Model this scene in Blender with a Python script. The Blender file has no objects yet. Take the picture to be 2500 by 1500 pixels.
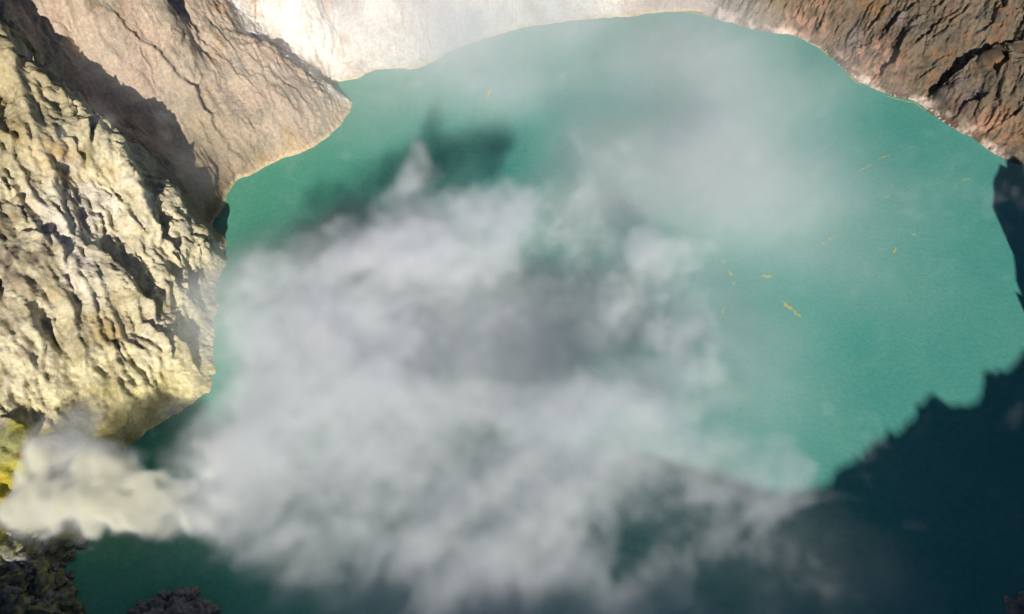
import bpy, math, random, time
import numpy as np

T0 = time.time()
rng = np.random.default_rng(7)
random.seed(7)
scene = bpy.context.scene

# ------------------------------------------------------------------ camera
CAM_H, PITCH, HALF = 320.0, math.radians(52.0), 0.74
PW, PH = 2473.0, 1484.0
cam_data = bpy.data.cameras.new("camera")
cam = bpy.data.objects.new("camera", cam_data)
scene.collection.objects.link(cam)
cam.location = (0, 0, CAM_H)
cam.rotation_euler = (math.pi / 2 - PITCH, 0, 0)
cam_data.sensor_width = 36
cam_data.lens = 36 / (2 * HALF)
cam_data.clip_start, cam_data.clip_end = 1.0, 6000.0
scene.camera = cam

# ------------------------------------------------------------------ light
SUN_AZ = np.array([0.05, -1.0]); SUN_AZ /= np.linalg.norm(SUN_AZ)   # towards the sun, on the ground
SUN_EL = math.radians(28)
SUN_DIR = np.array([SUN_AZ[0] * math.cos(SUN_EL), SUN_AZ[1] * math.cos(SUN_EL), math.sin(SUN_EL)])
world = bpy.data.worlds.new("World"); scene.world = world; world.use_nodes = True
wn, wl = world.node_tree.nodes, world.node_tree.links
wn.clear()
sky = wn.new("ShaderNodeTexSky"); sky.sky_type = 'NISHITA'; sky.sun_disc = False
sky.sun_elevation = SUN_EL; sky.air_density = 0.35; sky.dust_density = 0.1; sky.ozone_density = 2.5
sky.sun_rotation = math.atan2(SUN_AZ[0], SUN_AZ[1])
bg = wn.new("ShaderNodeBackground"); bg.inputs[1].default_value = 0.07
wo = wn.new("ShaderNodeOutputWorld")
wl.new(sky.outputs[0], bg.inputs[0]); wl.new(bg.outputs[0], wo.inputs[0])
sun_data = bpy.data.lights.new("sun", 'SUN'); sun_data.energy = 5.0; sun_data.angle = math.radians(0.5)
sun_data.color = (1.0, 0.95, 0.87)
sun = bpy.data.objects.new("sun", sun_data); scene.collection.objects.link(sun)
import mathutils
sun.rotation_euler = mathutils.Vector(SUN_DIR).to_track_quat('Z', 'Y').to_euler()
sun.location = (100, -300, 400)
scene.view_settings.view_transform = 'Standard'; scene.view_settings.look = 'None'
scene.view_settings.exposure = 0.14; scene.view_settings.gamma = 1.0
scene.view_settings.use_curve_mapping = False
cy = scene.cycles
cy.use_denoising = True
cy.max_bounces = 6; cy.diffuse_bounces = 2; cy.glossy_bounces = 2; cy.volume_bounces = 3; cy.transparent_max_bounces = 64
cy.volume_step_rate = 1.4; cy.volume_max_steps = 512
cy.caustics_reflective = False; cy.caustics_refractive = False
cy.use_adaptive_sampling = True; cy.adaptive_threshold = 0.025

# ------------------------------------------------------------------ helpers
def W(px, py, z=0.0):
    """the point of the ground of height z that the photograph shows at (px, py)"""
    u = (px - PW / 2) / (PW / 2) * HALF
    v = (PH / 2 - py) / (PW / 2) * HALF
    cp, sp = math.cos(PITCH), math.sin(PITCH)
    d = (u, cp + v * sp, -sp + v * cp)
    t = (z - CAM_H) / d[2]
    return np.array([d[0] * t, d[1] * t, z])

def props(o, label=None, cat=None, group=None, kind=None):
    if label: o["label"] = label
    if cat: o["category"] = cat
    if group: o["group"] = group
    if kind: o["kind"] = kind
    return o

def mesh_from(name, verts, faces, smooth=True):
    me = bpy.data.meshes.new(name)
    verts = np.asarray(verts, np.float32); faces = np.asarray(faces, np.int32)
    n = faces.shape[1]
    me.vertices.add(len(verts)); me.vertices.foreach_set("co", verts.ravel())
    me.loops.add(faces.size); me.loops.foreach_set("vertex_index", faces.ravel())
    me.polygons.add(len(faces)); me.polygons.foreach_set("loop_start", np.arange(0, faces.size, n, dtype=np.int32))
    me.update(calc_edges=True)
    me.polygons.foreach_set("use_smooth", np.full(len(faces), smooth))
    return me

def link(name, me, mat=None):
    o = bpy.data.objects.new(name, me); scene.collection.objects.link(o)
    if mat: me.materials.append(mat)
    return o

def _hash(ix, iy, iz, seed):
    h = (ix.astype(np.uint32) * np.uint32(374761393) + iy.astype(np.uint32) * np.uint32(668265263)
         + iz.astype(np.uint32) * np.uint32(2147483647 - 5) + np.uint32(seed * 7919 + 13))
    h = (h ^ (h >> np.uint32(13))) * np.uint32(1274126177)
    h ^= h >> np.uint32(16)
    h = h * np.uint32(2246822519)
    return h ^ (h >> np.uint32(15))

_G = rng.normal(size=(256, 3)).astype(np.float32)
_G /= np.linalg.norm(_G, axis=1)[:, None]

def perlin(x, y, z, seed=0):
    x = np.asarray(x, np.float32); y = np.asarray(y, np.float32); z = np.asarray(z, np.float32)
    fx, fy, fz = np.floor(x), np.floor(y), np.floor(z)
    ix, iy, iz = fx.astype(np.int64), fy.astype(np.int64), fz.astype(np.int64)
    x, y, z = x - fx, y - fy, z - fz
    f = lambda t: t * t * t * (t * (t * 6 - 15) + 10)
    ux, uy, uz = f(x), f(y), f(z)
    out = 0
    for i in (0, 1):
        wx = ux if i else 1 - ux
        for j in (0, 1):
            wy = uy if j else 1 - uy
            for k in (0, 1):
                wz = uz if k else 1 - uz
                g = _G[_hash(ix + i, iy + j, iz + k, seed) & np.uint32(255)]
                out = out + wx * wy * wz * (g[..., 0] * (x - i) + g[..., 1] * (y - j) + g[..., 2] * (z - k))
    return out * 1.6

def fbm(x, y, z, octv=4, seed=0, gain=0.5, ridged=False):
    s, a, tot = 0, 1.0, 0
    for o in range(octv):
        n = perlin(x * 2 ** o, y * 2 ** o, z * 2 ** o, seed + o * 17)
        if ridged: n = 1 - 2 * np.abs(n)
        s = s + a * n; tot += a; a *= gain
    return s / tot

def worley2(x, y, seed=0):
    """nearest and second nearest cell distance plus a random value of the cell"""
    x = np.asarray(x, np.float32); y = np.asarray(y, np.float32)
    fx, fy = np.floor(x).astype(np.int64), np.floor(y).astype(np.int64)
    f1 = np.full(x.shape, 9, np.float32); f2 = f1.copy(); cid = np.zeros(x.shape, np.float32)
    for i in (-1, 0, 1):
        for j in (-1, 0, 1):
            h = _hash(fx + i, fy + j, np.zeros_like(fx), seed)
            px = fx + i + (h & np.uint32(1023)) / 1023.0
            py = fy + j + ((h >> np.uint32(10)) & np.uint32(1023)) / 1023.0
            d = np.sqrt((x - px) ** 2 + (y - py) ** 2).astype(np.float32)
            c = ((h >> np.uint32(20)) & np.uint32(1023)).astype(np.float32) / 1023.0
            m = d < f1
            f2 = np.where(m, f1, np.minimum(f2, d)); cid = np.where(m, c, cid); f1 = np.where(m, d, f1)
    return f1, f2, cid

def sstep(a, b, x):
    t = np.clip((x - a) / (b - a), 0, 1)
    return t * t * (3 - 2 * t)

def srgb(*c):
    c = np.array(c, float) / 255
    return np.where(c <= 0.04045, c / 12.92, ((c + 0.055) / 1.055) ** 2.4)

# ------------------------------------------------------------------ terrain control points
CP = []     # x, y, z, label
A, B, C, D, E = range(5)   # sulphur cliff, tan spur, far slope, brown wall, dark shore
def pts(lab, *triples):
    for px, py, z in triples: CP.append((*W(px, py, z), lab))
def line(lab, triples, step=7.0):
    w = [W(*t) for t in triples]
    for a, b in zip(w[:-1], w[1:]):
        n = max(1, int(np.linalg.norm(b - a) / step))
        for i in range(n): CP.append((*(a + (b - a) * i / n), lab))
    CP.append((*w[-1], lab))
def shore(lab, pix, inward):
    """shoreline; a few metres out the bed lies deep"""
    w = [W(px, py, 0) for px, py in pix]
    dense = []
    for a, b in zip(w[:-1], w[1:]):
        n = max(1, int(np.linalg.norm(b - a) / 6.0))
        for i in range(n): dense.append((a + (b - a) * i / n, (b - a) / np.linalg.norm(b - a)))
    for p, t in dense:
        CP.append((p[0], p[1], 0.0, lab))
        nrm = np.array([-t[1], t[0]]) * inward
        CP.append((p[0] + nrm[0] * 9, p[1] + nrm[1] * 9, -7.0, lab))

CREST1 = [(0, 68, 110), (14, 75, 108), (35, 122, 106), (80, 152, 102), (112, 190, 97), (135, 240, 91), (180, 243, 88), (200, 290, 80),
          (262, 308, 73), (285, 345, 68), (318, 400, 61), (350, 432, 55), (372, 452, 51), (400, 510, 41), (440, 555, 30),
          (480, 592, 17), (500, 612, 11), (524, 616, 8)]
line(A, [(-120, 20, 118), (-50, 45, 112)] + CREST1, 6)
# ground hidden just behind that crest
for (px, py, z) in CREST1[2:-2]:
    w = W(px, py, z); CP.append((w[0] + 3, w[1] + 8, z * 0.74 - 3, A)); CP.append((w[0] + 1, w[1] + 20, z * 0.66 - 4, B))
shore(A, [(526, 620), (527, 660), (522, 700), (517, 760), (512, 830), (513, 900), (500, 945), (470, 965), (430, 995), (400, 1012), (350, 1040), (310, 1075)], 1)
pts(A, (430, 640, 18), (460, 720, 8), (420, 760, 14), (430, 860, 9), (350, 600, 33), (330, 720, 28), (340, 860, 20), (400, 930, 6), (300, 960, 15), (250, 800, 32), (180, 900, 28), (120, 1000, 22),
    (280, 480, 50), (200, 420, 66), (220, 600, 51), (120, 350, 85), (100, 500, 70), (0, 250, 94), (0, 450, 80), (60, 640, 62), (0, 700, 58), (90, 780, 48), (0, 900, 40), (0, 1000, 31), (200, 1000, 17),
    (280, 1040, 8), (-150, 300, 108), (-150, 700, 70), (-150, 1000, 42))
# tan spur
CREST2 = [(520, 0, 66), (560, 75, 54), (590, 100, 50), (640, 122, 43), (680, 150, 34), (720, 178, 26), (760, 208, 18), (790, 240, 11), (812, 270, 5), (820, 292, 1.5)]
line(B, [(470, -60, 84)] + CREST2, 7)
for (px, py, z) in CREST2[:-2]:
    w = W(px, py, z); CP.append((w[0] + 8, w[1] + 12, z * 0.82 - 3.0, C))
shore(B, [(822, 292), (815, 308), (790, 330), (760, 352), (720, 370), (680, 380), (640, 402), (600, 425), (570, 432), (548, 470), (535, 505), (505, 548), (488, 570)], 1)
pts(B, (700, 260, 22), (700, 320, 12), (640, 360, 9), (600, 300, 27), (560, 400, 8), (520, 380, 16), (520, 440, 8), (480, 480, 13), (460, 420, 24), (430, 350, 26), (400, 260, 39), (480, 250, 39), (560, 220, 38),
    (480, 130, 52), (400, 60, 70), (330, 160, 68), (320, 260, 45), (260, 200, 60), (200, 120, 79), (140, 60, 97), (60, 30, 106), (250, 20, 100), (350, 0, 90), (0, 0, 118), (150, -60, 124), (350, -80, 112), (470, 520, 8),
    (440, 480, 17), (400, 400, 34), (-150, -60, 150))
# far slope
shore(C, [(792, 212), (820, 200), (860, 190), (905, 168), (950, 166), (1000, 166), (1050, 148), (1080, 128), (1120, 110), (1180, 90), (1250, 68), (1320, 58), (1400, 48), (1450, 43), (1520, 40), (1590, 28), (1690, 27), (1722, 45)], -1)
pts(C, (780, 160, 8), (700, 110, 24), (640, 50, 39), (600, 0, 53), (720, 0, 44), (800, 60, 28), (850, 0, 38), (950, 80, 19), (1000, 0, 32), (1150, 40, 15), (1250, 0, 20), (1400, 0, 12), (1550, 0, 8), (1650, 0, 6),
    (900, -100, 70), (1200, -100, 55), (1600, -90, 40), (700, -100, 80))
# brown wall
shore(D, [(1722, 45), (1770, 55), (1800, 66), (1850, 78), (1905, 82), (1945, 96), (1990, 122), (2010, 140), (2060, 188), (2100, 208), (2130, 222), (2180, 238), (2215, 244), (2240, 268), (2300, 308), (2350, 332), (2390, 362), (2420, 380), (2473, 402), (2560, 450), (2640, 540), (2700, 680), (2780, 860), (2900, 1100), (3050, 1400)], -1)
pts(D, (1750, 0, 8), (1900, 0, 20), (1850, 50, 6), (1980, 60, 15), (2100, 0, 30), (2080, 120, 12), (2200, 0, 38), (2200, 120, 20), (2150, 190, 7), (2280, 230, 9), (2300, 100, 31), (2380, 0, 50), (2400, 150, 30), (2473, 60, 46),
    (2380, 280, 11), (2473, 200, 28), (2473, 320, 10), (2440, 370, 3), (1800, -90, 36), (2100, -120, 65), (2473, -150, 90), (2650, 0, 80), (2650, 250, 36), (2600, 380, 8), (2800, 420, 22))
pts(D, (1236, 742, -30), (1000, 400, -25), (1600, 400, -25), (2000, 700, -30), (1600, 1100, -30), (900, 1200, -30), (2200, 1200, -30), (1300, 1500, -30), (700, 700, -20), (2500, 1500, -25), (2400, 900, -20), (2300, 600, -20), (1500, 150, -15), (2650, 1250, -10),
    (3000, 700, 20), (3100, 900, 20), (3300, 1300, 20))
# gullies on the brown wall
def gully(lab, triples, depth, step=6.0):
    w = [W(*t) for t in triples]
    for a, b in zip(w[:-1], w[1:]):
        n = max(1, int(np.linalg.norm(b - a) / step))
        for i in range(n):
            p = a + (b - a) * i / n; CP.append((p[0], p[1], p[2] - depth, lab))
gully(D, [(2135, 205, 6), (2160, 170, 10), (2200, 120, 20)], 3)
gully(D, [(2250, 250, 4), (2300, 195, 14), (2350, 170, 22), (2420, 125, 33), (2473, 110, 38)], 5)
gully(D, [(2025, 130, 5), (2045, 80, 14), (2070, 0, 28)], 3)
gully(D, [(1725, 40, 2), (1745, 15, 5), (1770, -20, 12)], 3)
gully(D, [(2330, 250, 12), (2400, 180, 26), (2473, 150, 34)], 3)
# dark sulphur shore at the bottom left
shore(E, [(310, 1075), (270, 1130), (235, 1200), (215, 1260), (200, 1300), (160, 1340), (150, 1380), (172, 1410), (165, 1440), (205, 1465), (215, 1500), (230, 1600)], 1)
pts(E, (230, 1070, 9), (200, 1130, 5), (120, 1090, 18), (40, 1060, 30), (0, 1080, 27), (60, 1150, 14), (0, 1180, 17), (100, 1200, 8), (0, 1270, 13), (100, 1290, 5), (60, 1380, 7), (0, 1420, 11), (100, 1450, 5),
    (-120, 1150, 40), (-120, 1350, 30), (0, 1560, 16), (-120, 1560, 34))
pts(E, (405, 1490, 1.0), (440, 1530, 3), (380, 1600, 5), (480, 1640, 4), (320, 1470, -3), (360, 1425, -4), (470, 1425, -4), (540, 1480, -4), (270, 1460, -4), (600, 1600, -6))
CP = np.array(CP)
print("control points", len(CP))

# linear-kernel spline through the control points
P2 = CP[:, :2] / 100.0
# drop near duplicates
keep = []
for i in range(len(P2)):
    if all(np.sum((P2[i] - P2[j]) ** 2) > (0.018) ** 2 for j in keep): keep.append(i)
CP = CP[keep]; P2 = P2[keep]
n = len(P2)
K = np.sqrt(((P2[:, None] - P2[None]) ** 2).sum(-1))
M = np.zeros((n + 3, n + 3)); M[:n, :n] = K - 0.01 * np.eye(n)
M[:n, n] = 1; M[:n, n + 1:] = P2; M[n, :n] = 1; M[n + 1:, :n] = P2.T
sol = np.linalg.solve(M, np.concatenate([CP[:, 2], np.zeros(3)]))

X0, X1, Y0, Y1, DX = -360.0, 470.0, 50.0, 640.0, 0.7
cs = 2.5
gx, gy = np.arange(X0 - 5, X1 + 10, cs), np.arange(Y0 - 5, Y1 + 10, cs)
CX, CY = np.meshgrid(gx, gy)
q = np.stack([CX.ravel(), CY.ravel()], 1) / 100
H = np.zeros(len(q)); LAB = np.zeros((len(q), 5))
labs = CP[:, 3].astype(int)
for s in range(0, len(q), 8000):
    d2 = ((q[s:s + 8000, None] - P2[None]) ** 2).sum(-1)
    d = np.sqrt(d2)
    H[s:s + 8000] = d @ sol[:n] + sol[n] + q[s:s + 8000] @ sol[n + 1:]
    wgt = 1 / (d2 + 0.002) ** 2.5
    for k in range(5): LAB[s:s + 8000, k] = wgt[:, labs == k].sum(1)
LAB /= LAB.sum(1, keepdims=True)
H = H.reshape(CX.shape); LAB = LAB.reshape(*CX.shape, 5)

def sample(grid, x, y):
    fx, fy = (x - gx[0]) / cs, (y - gy[0]) / cs
    ix = np.clip(fx.astype(int), 0, len(gx) - 2); iy = np.clip(fy.astype(int), 0, len(gy) - 2)
    tx, ty = fx - ix, fy - iy
    if grid.ndim == 3: tx, ty = tx[..., None], ty[..., None]
    return ((grid[iy, ix] * (1 - tx) + grid[iy, ix + 1] * tx) * (1 - ty) + (grid[iy + 1, ix] * (1 - tx) + grid[iy + 1, ix + 1] * tx) * ty)

fxs, fys = np.arange(X0, X1, DX), np.arange(Y0, Y1, DX)
nx, ny = len(fxs), len(fys)
FX, FY = np.meshgrid(fxs, fys)
FZ = sample(H, FX, FY)
gyv, gxv = np.gradient(FZ, DX)
# only what stands out of the water
land = FZ > -6.0
# also nothing far behind the hidden ground: keep what is within the modelled country
land &= ~((FX > -95) & (FX < 160) & (FY < 440))
idx = -np.ones(FZ.shape, np.int64); idx[land] = np.arange(land.sum())
x, y, z = FX[land], FY[land], FZ[land]
sx, sy = gxv[land], gyv[land]
sl = np.sqrt(sx * sx + sy * sy)
nrm = np.stack([-sx, -sy, np.ones_like(sx)], 1); nrm /= np.linalg.norm(nrm, axis=1)[:, None]
# soften the normals used to push rock out
L = sample(LAB, x, y)
Lr = L ** 1.0
print("land verts", len(x), time.time() - T0)

def axes(dx, dy, slope):
    """along = down the fall line, across = level, out = off the face"""
    h = math.hypot(dx, dy); dx, dy = dx / h, dy / h
    al = np.array([dx, dy, -slope]); al /= np.linalg.norm(al)
    ac = np.array([-dy, dx, 0.0])
    return al, ac, np.cross(al, ac)
def coords(ax, jx=0):
    al, ac, ou = ax
    return (x * al[0] + y * al[1] + z * al[2], x * ac[0] + y * ac[1] + z * ac[2], x * ou[0] + y * ou[1] + z * ou[2])

wx = fbm(x / 30, y / 30, z / 30, 3, 51) ; wy = fbm(x / 30, y / 30, z / 30, 3, 61)
fine = fbm(x / 3.0, y / 3.0, z / 3.0, 3, 71)
fine_r = fbm(x / 5.0, y / 5.0, z / 5.0, 3, 81, ridged=True)

def rock(ax, across, along, warp, cracks, slabs, big, seed):
    """fractured rock: broad ribs, tilted slabs that end in little scarps, and cracks between blocks"""
    u, v, w = coords(ax)
    u = u + wx * warp; v = v + wy * warp * 0.6 + wx * warp * 0.3
    ribs = fbm(u / (along * 3.2), v / (across * 3.2), w / (across * 3.2), 3, seed, ridged=True)
    # scarps: a saw-tooth that climbs slowly and drops at once
    sN = fbm(u / (along * 1.5), v / (across * 1.5), w / (across * 1.5), 3, seed + 5) * 2.2 + v / (across * 2.6)
    saw = sN - np.floor(sN); saw = np.where(saw < 0.86, saw / 0.86, (1 - saw) / 0.14)
    msk = sstep(-0.15, 0.35, fbm(u / (along * 2), v / (across * 2), w / across / 2, 2, seed + 9))
    f1, f2, cid = worley2(u / along + fine * 0.10, v / across + fine * 0.16, seed + 11)
    crk = 1 - sstep(0.0, 0.13, f2 - f1)
    g1, g2, cid2 = worley2(u / along * 2.7 + 3.1 + fine * 0.2, v / across * 2.4 + fine * 0.2, seed + 12)
    crk2 = 1 - sstep(0.0, 0.16, g2 - g1)
    return (big * (ribs - 0.3) + slabs * (saw - 0.5) * (0.35 + 0.65 * msk) + cracks * ((cid - 0.5) * 0.9 - crk * 0.9 * msk) + cracks * 0.42 * ((cid2 - 0.5) - crk2 * 0.8)), ribs, saw, cid, cid2

axA, axB, axC, axD = axes(0.48, -0.88, 0.45), axes(0.55, -0.8, 0.5), axes(0.1, -1, 0.6), axes(-0.45, -0.9, 0.8)
rA = rock(axA, 8.0, 32.0, 7.0, 1.6, 2.6, 4.0, 100)
u_, v_, w_ = coords(axA)
big_ribs = fbm((u_ + wx * 9) / 70, (v_ + wy * 9) / 16, w_ / 20, 3, 131, 0.55, ridged=True)
rA = (rA[0] * 0.85 + 7.0 * (big_ribs - 0.35), *rA[1:])
rB = rock(axB, 9.0, 42.0, 6.0, 0.8, 2.0, 3.0, 200)
rC = rock(axC, 6.0, 24.0, 5.0, 0.9, 1.6, 3.2, 300)
rD = rock(axD, 6.5, 30.0, 7.0, 1.7, 3.0, 4.4, 400)
rE = rock(axA, 5.0, 8.0, 4.0, 0.9, 0.8, 2.0, 500)
lift = sstep(-1.0, 14.0, z) * 0.85 + 0.15
disp = (L[:, A] * rA[0] + L[:, B] * rB[0] + L[:, C] * rC[0] + L[:, D] * rD[0] + L[:, E] * rE[0]) * lift
au, av, aw = coords(axA); du, dv_, dw = coords(axD)
_, _, fa = worley2(au / 5.5 + fine * 0.25 + wx, av / 2.6 + fine * 0.25, 161); e1, e2, fa2 = worley2(au / 2.6 + fine * 0.3, av / 1.5 + wy, 162)
_, _, fd = worley2(du / 5.0 + fine * 0.25 + wx, dv_ / 2.4 + fine * 0.25, 163); _, _, fd2 = worley2(du / 2.4 + fine * 0.3, dv_ / 1.5 + wy, 164)
disp = disp + lift * ((L[:, A] + 0.35 * L[:, E]) * ((fa - 0.5) * 1.0 + (fa2 - 0.5) * 0.45) + (0.85 * L[:, D] + 0.3 * L[:, B] + 0.4 * L[:, C]) * ((fd - 0.5) * 1.4 + (fd2 - 0.5) * 0.7))
amp = L @ np.array([0.75, 0.42, 0.45, 0.75, 0.7])
disp = disp + amp * (fine * 0.8 + (fine_r - 0.3) * 0.9) * (0.4 + 0.6 * lift)
# the scarps, gullies and slab edges one can point at: the ground on one side stands higher and breaks off
_cp, _sp = math.cos(PITCH), math.sin(PITCH)
_fw = y * _cp - (z - CAM_H) * _sp; _up = y * _sp + (z - CAM_H) * _cp
PXV = x / _fw / HALF * PW / 2 + PW / 2; PYV = PH / 2 - _up / _fw / HALF * PW / 2
MPP = _fw * HALF / (PW / 2)            # metres to a pixel there
jit = (perlin(x / 9, y / 9, z / 9, 77) * 2.4 + fine * 1.6)
SC = np.zeros_like(x)
def scarp(poly, h, back=10.0, side=1, sharp=1.0):
    global SC
    poly = np.array(poly, float)
    m = (PXV > poly[:, 0].min() - 90) & (PXV < poly[:, 0].max() + 90) & (PYV > poly[:, 1].min() - 90) & (PYV < poly[:, 1].max() + 90)
    X, Y = PXV[m], PYV[m]
    best = np.full(X.shape, 1e9); sd = np.zeros(X.shape); par = np.zeros(X.shape)
    for i, (a, b_) in enumerate(zip(poly[:-1], poly[1:])):
        ab = b_ - a; t = np.clip(((X - a[0]) * ab[0] + (Y - a[1]) * ab[1]) / (ab @ ab), 0, 1)
        dx_, dy_ = X - a[0] - t * ab[0], Y - a[1] - t * ab[1]
        d_ = np.hypot(dx_, dy_); c_ = np.sign(ab[0] * dy_ - ab[1] * dx_)
        k_ = d_ < best
        best = np.where(k_, d_, best); sd = np.where(k_, c_, sd); par = np.where(k_, (i + t) / (len(poly) - 1), par)
    dm = best * MPP[m] * sd * side + jit[m]
    env = np.clip(np.minimum(par, 1 - par) * 5, 0, 1) ** 0.7
    prof = np.where(dm > 0, np.exp(-dm / back), np.exp(-(dm / sharp) ** 2))
    SC[m] += h * env * prof
# on the sulphur cliff: higher on the lower left side
for p_, h_, b_ in [([(205, 595), (245, 612), (280, 640), (310, 690), (345, 730), (385, 790)], 7, 14), ([(335, 780), (372, 800), (395, 850), (420, 880)], 5, 9), ([(380, 790), (430, 830), (465, 880), (500, 915)], 3.5, 8),
                   ([(318, 405), (345, 455), (368, 520), (395, 580), (432, 640)], 6, 9), ([(180, 298), (205, 320), (224, 355)], 5, 7), ([(150, 330), (172, 355), (200, 398)], 4, 6),
                   ([(232, 510), (242, 535), (256, 580)], 4, 6), ([(38, 478), (52, 510), (66, 552)], 4, 6), ([(10, 400), (28, 440), (36, 470)], 3.5, 6), ([(155, 668), (162, 690), (170, 710)], 3, 5),
                   ([(255, 770), (268, 810), (272, 870)], 3, 7), ([(300, 515), (325, 545), (345, 575)], 3, 6), ([(375, 650), (410, 680), (450, 712)], 3.5, 8), ([(125, 415), (140, 440), (152, 462)], 3, 5),
                   ([(45, 560), (85, 580), (110, 590)], 4, 6), ([(0, 420), (12, 450), (18, 480)], 4, 7), ([(60, 300), (72, 345), (85, 420)], 3, 6), ([(20, 260), (30, 330), (40, 400)], 3, 6), ([(110, 560), (140, 610), (155, 640)], 3, 6),
                   ([(60, 730), (90, 780), (110, 830)], 3, 7), ([(25, 800), (70, 860), (100, 900)], 3, 8), ([(0, 1015), (40, 1040), (75, 1060)], 4.5, 10), ([(0, 1085), (45, 1100), (80, 1118)], 4, 9), ([(130, 985), (150, 1010), (160, 1030)], 3, 5)]:
    scarp(p_, h_, b_, 1)
# on the tan spur
for p_, h_, b_ in [([(224, 0), (320, 84), (400, 150), (440, 192), (490, 255), (525, 320)], 3.0, 16), ([(352, 12), (452, 68), (540, 150), (640, 256)], 1.8, 10), ([(440, 192), (470, 225), (520, 304), (545, 345)], 3, 9),
                   ([(180, 20), (260, 110), (330, 175), (390, 250)], 2.2, 12), ([(560, 110), (640, 175), (720, 240), (770, 300)], 1.5, 9), ([(600, 170), (680, 240), (740, 300)], 1.2, 8),
                   ([(530, 330), (560, 370), (600, 395)], 2.5, 7), ([(490, 370), (510, 410), (515, 450)], 3, 6), ([(545, 390), (558, 420), (562, 450)], 2.5, 5), ([(470, 290), (500, 330), (510, 360)], 2, 6),
                   ([(590, 98), (640, 121), (700, 160), (760, 207), (800, 250)], 3.0, 10)]:
    scarp(p_, h_, b_, 1, 1.3)
# on the brown wall: higher on the lower right side
for p_, h_, b_ in [([(2123, 196), (2150, 160), (2180, 118), (2215, 70)], 7, 12), ([(2241, 252), (2257, 230), (2321, 189), (2385, 160), (2440, 130), (2480, 108)], 11, 20), ([(2398, 200), (2430, 170), (2480, 140)], 7, 12),
                   ([(2014, 108), (2035, 60), (2060, 0)], 3, 8), ([(2155, 106), (2210, 60), (2289, 0)], 3, 7), ([(2120, 110), (2175, 50), (2230, 0)], 3, 6), ([(2190, 140), (2260, 70), (2330, 10)], 3, 8), ([(2300, 300), (2340, 262), (2400, 235)], 4, 8),
                   ([(1722, 46), (1738, 22), (1760, -10)], 4, 8), ([(2085, 95), (2130, 40), (2160, 0)], 2, 6), ([(2210, 205), (2260, 160), (2300, 130)], 3, 8), ([(2340, 100), (2400, 60), (2440, 0)], 5, 10),
                   ([(2360, 340), (2420, 300), (2480, 262)], 3, 8), ([(2000, 60), (2030, 20), (2040, 0)], 2, 6), ([(2235, 130), (2300, 60), (2350, 0)], 2.5, 6)]:
    scarp(p_, h_, b_, 1)
def crest_blocks(poly, h, wid, wave, sd_):
    """the broken, toothed edge of a crest"""
    poly = np.array(poly, float)[:, :2]
    best = np.full(x.shape, 1e9)
    for a, b_ in zip(poly[:-1], poly[1:]):
        ab = b_ - a; t = np.clip(((PXV - a[0]) * ab[0] + (PYV - a[1]) * ab[1]) / (ab @ ab), 0, 1)
        best = np.minimum(best, np.hypot(PXV - a[0] - t * ab[0], PYV - a[1] - t * ab[1]))
    k_ = np.exp(-(best * MPP / wid) ** 2)
    f1, f2, ci = worley2(x / wave + fine * 0.2, y / wave + fine * 0.2, sd_)
    g1, g2, cj = worley2(x / wave * 2.6 + fine * 0.3, y / wave * 2.6, sd_ + 1)
    return k_ * h * ((ci - 0.4) * 1.1 + (cj - 0.5) * 0.55)
ZUP = crest_blocks(CREST1, 7.5, 5.0, 8.5, 71) + crest_blocks(CREST2, 3.2, 3.5, 6.0, 73)
disp = disp + SC * (0.3 + 0.7 * lift)
co = np.stack([x, y, z], 1) + nrm * disp[:, None]; co[:, 2] += ZUP * lift
wash = np.exp(-(z / 4.0) ** 2)
co[:, 2] += wash * (1.7 * fbm(x / 7, y / 7, z * 0, 4, 141, 0.6) + 1.1 * np.clip(fbm(x / 14, y / 14, z * 0, 3, 143, ridged=True) - 0.2, 0, 1))
print("displaced", time.time() - T0)

# ------------------------------------------------------------------ rock colours, vertex by vertex (stone, stain and crust, no shade)
n1 = fbm(x / 38, y / 38, z / 38, 4, 901); n2 = fbm(x / 16, y / 16, z / 16, 4, 911); n3 = fbm(x / 7, y / 7, z / 7, 3, 921)
n4 = fbm(x / 22 + 9, y / 22, z / 22, 3, 931)
def mixc(c, col, f):
    return c * (1 - f[:, None]) + np.asarray(col)[None] * f[:, None]
def near(px, py, zz, rad):
    w = W(px, py, zz); return np.exp(-(((x - w[0]) ** 2 + (y - w[1]) ** 2) / rad ** 2 + ((z - w[2]) / (rad * 1.2)) ** 2))
ones = np.ones_like(x)
# sulphur cliff
cA = mixc(np.tile(srgb(214, 203, 170), (len(x), 1)), srgb(160, 150, 116), sstep(0.0, 0.5, n2 + 0.3 * n3))
cA = mixc(cA, srgb(228, 217, 200), sstep(0.1, 0.5, n1 - 0.3 * n3) * 0.85)
cA = mixc(cA, srgb(184, 164, 122), sstep(0.2, 0.55, n4 + 0.3 * n3) * 0.6)
cA = mixc(cA, srgb(136, 120, 104), sstep(0.26, 0.6, -n2 - 0.3 * n4 + 0.2 * n3) * 0.85)
hi = sstep(62, 100, z)
cA = mixc(cA, srgb(160, 143, 100), hi * (0.6 + 0.3 * n3))
cA = mixc(cA, srgb(116, 102, 92), np.clip(near(20, 640, 62, 20) * 1.0, 0, 1) * sstep(-0.4, 0.4, n3))
cA = mixc(cA, srgb(176, 128, 46), np.clip(near(150, 375, 82, 9) * 0.9, 0, 1) * sstep(-0.5, 0.2, n3))
low = sstep(40, 6, z) * sstep(235, 175, y)
cA = mixc(cA, srgb(228, 214, 150), low * (0.75 + 0.3 * n3))
cA = mixc(cA, srgb(205, 176, 124), low * sstep(0.15, 0.5, n4) * 0.3)
cA = mixc(cA, srgb(150, 120, 60), np.clip(near(262, 800, 34, 7), 0, 1) * 0.8)
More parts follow.
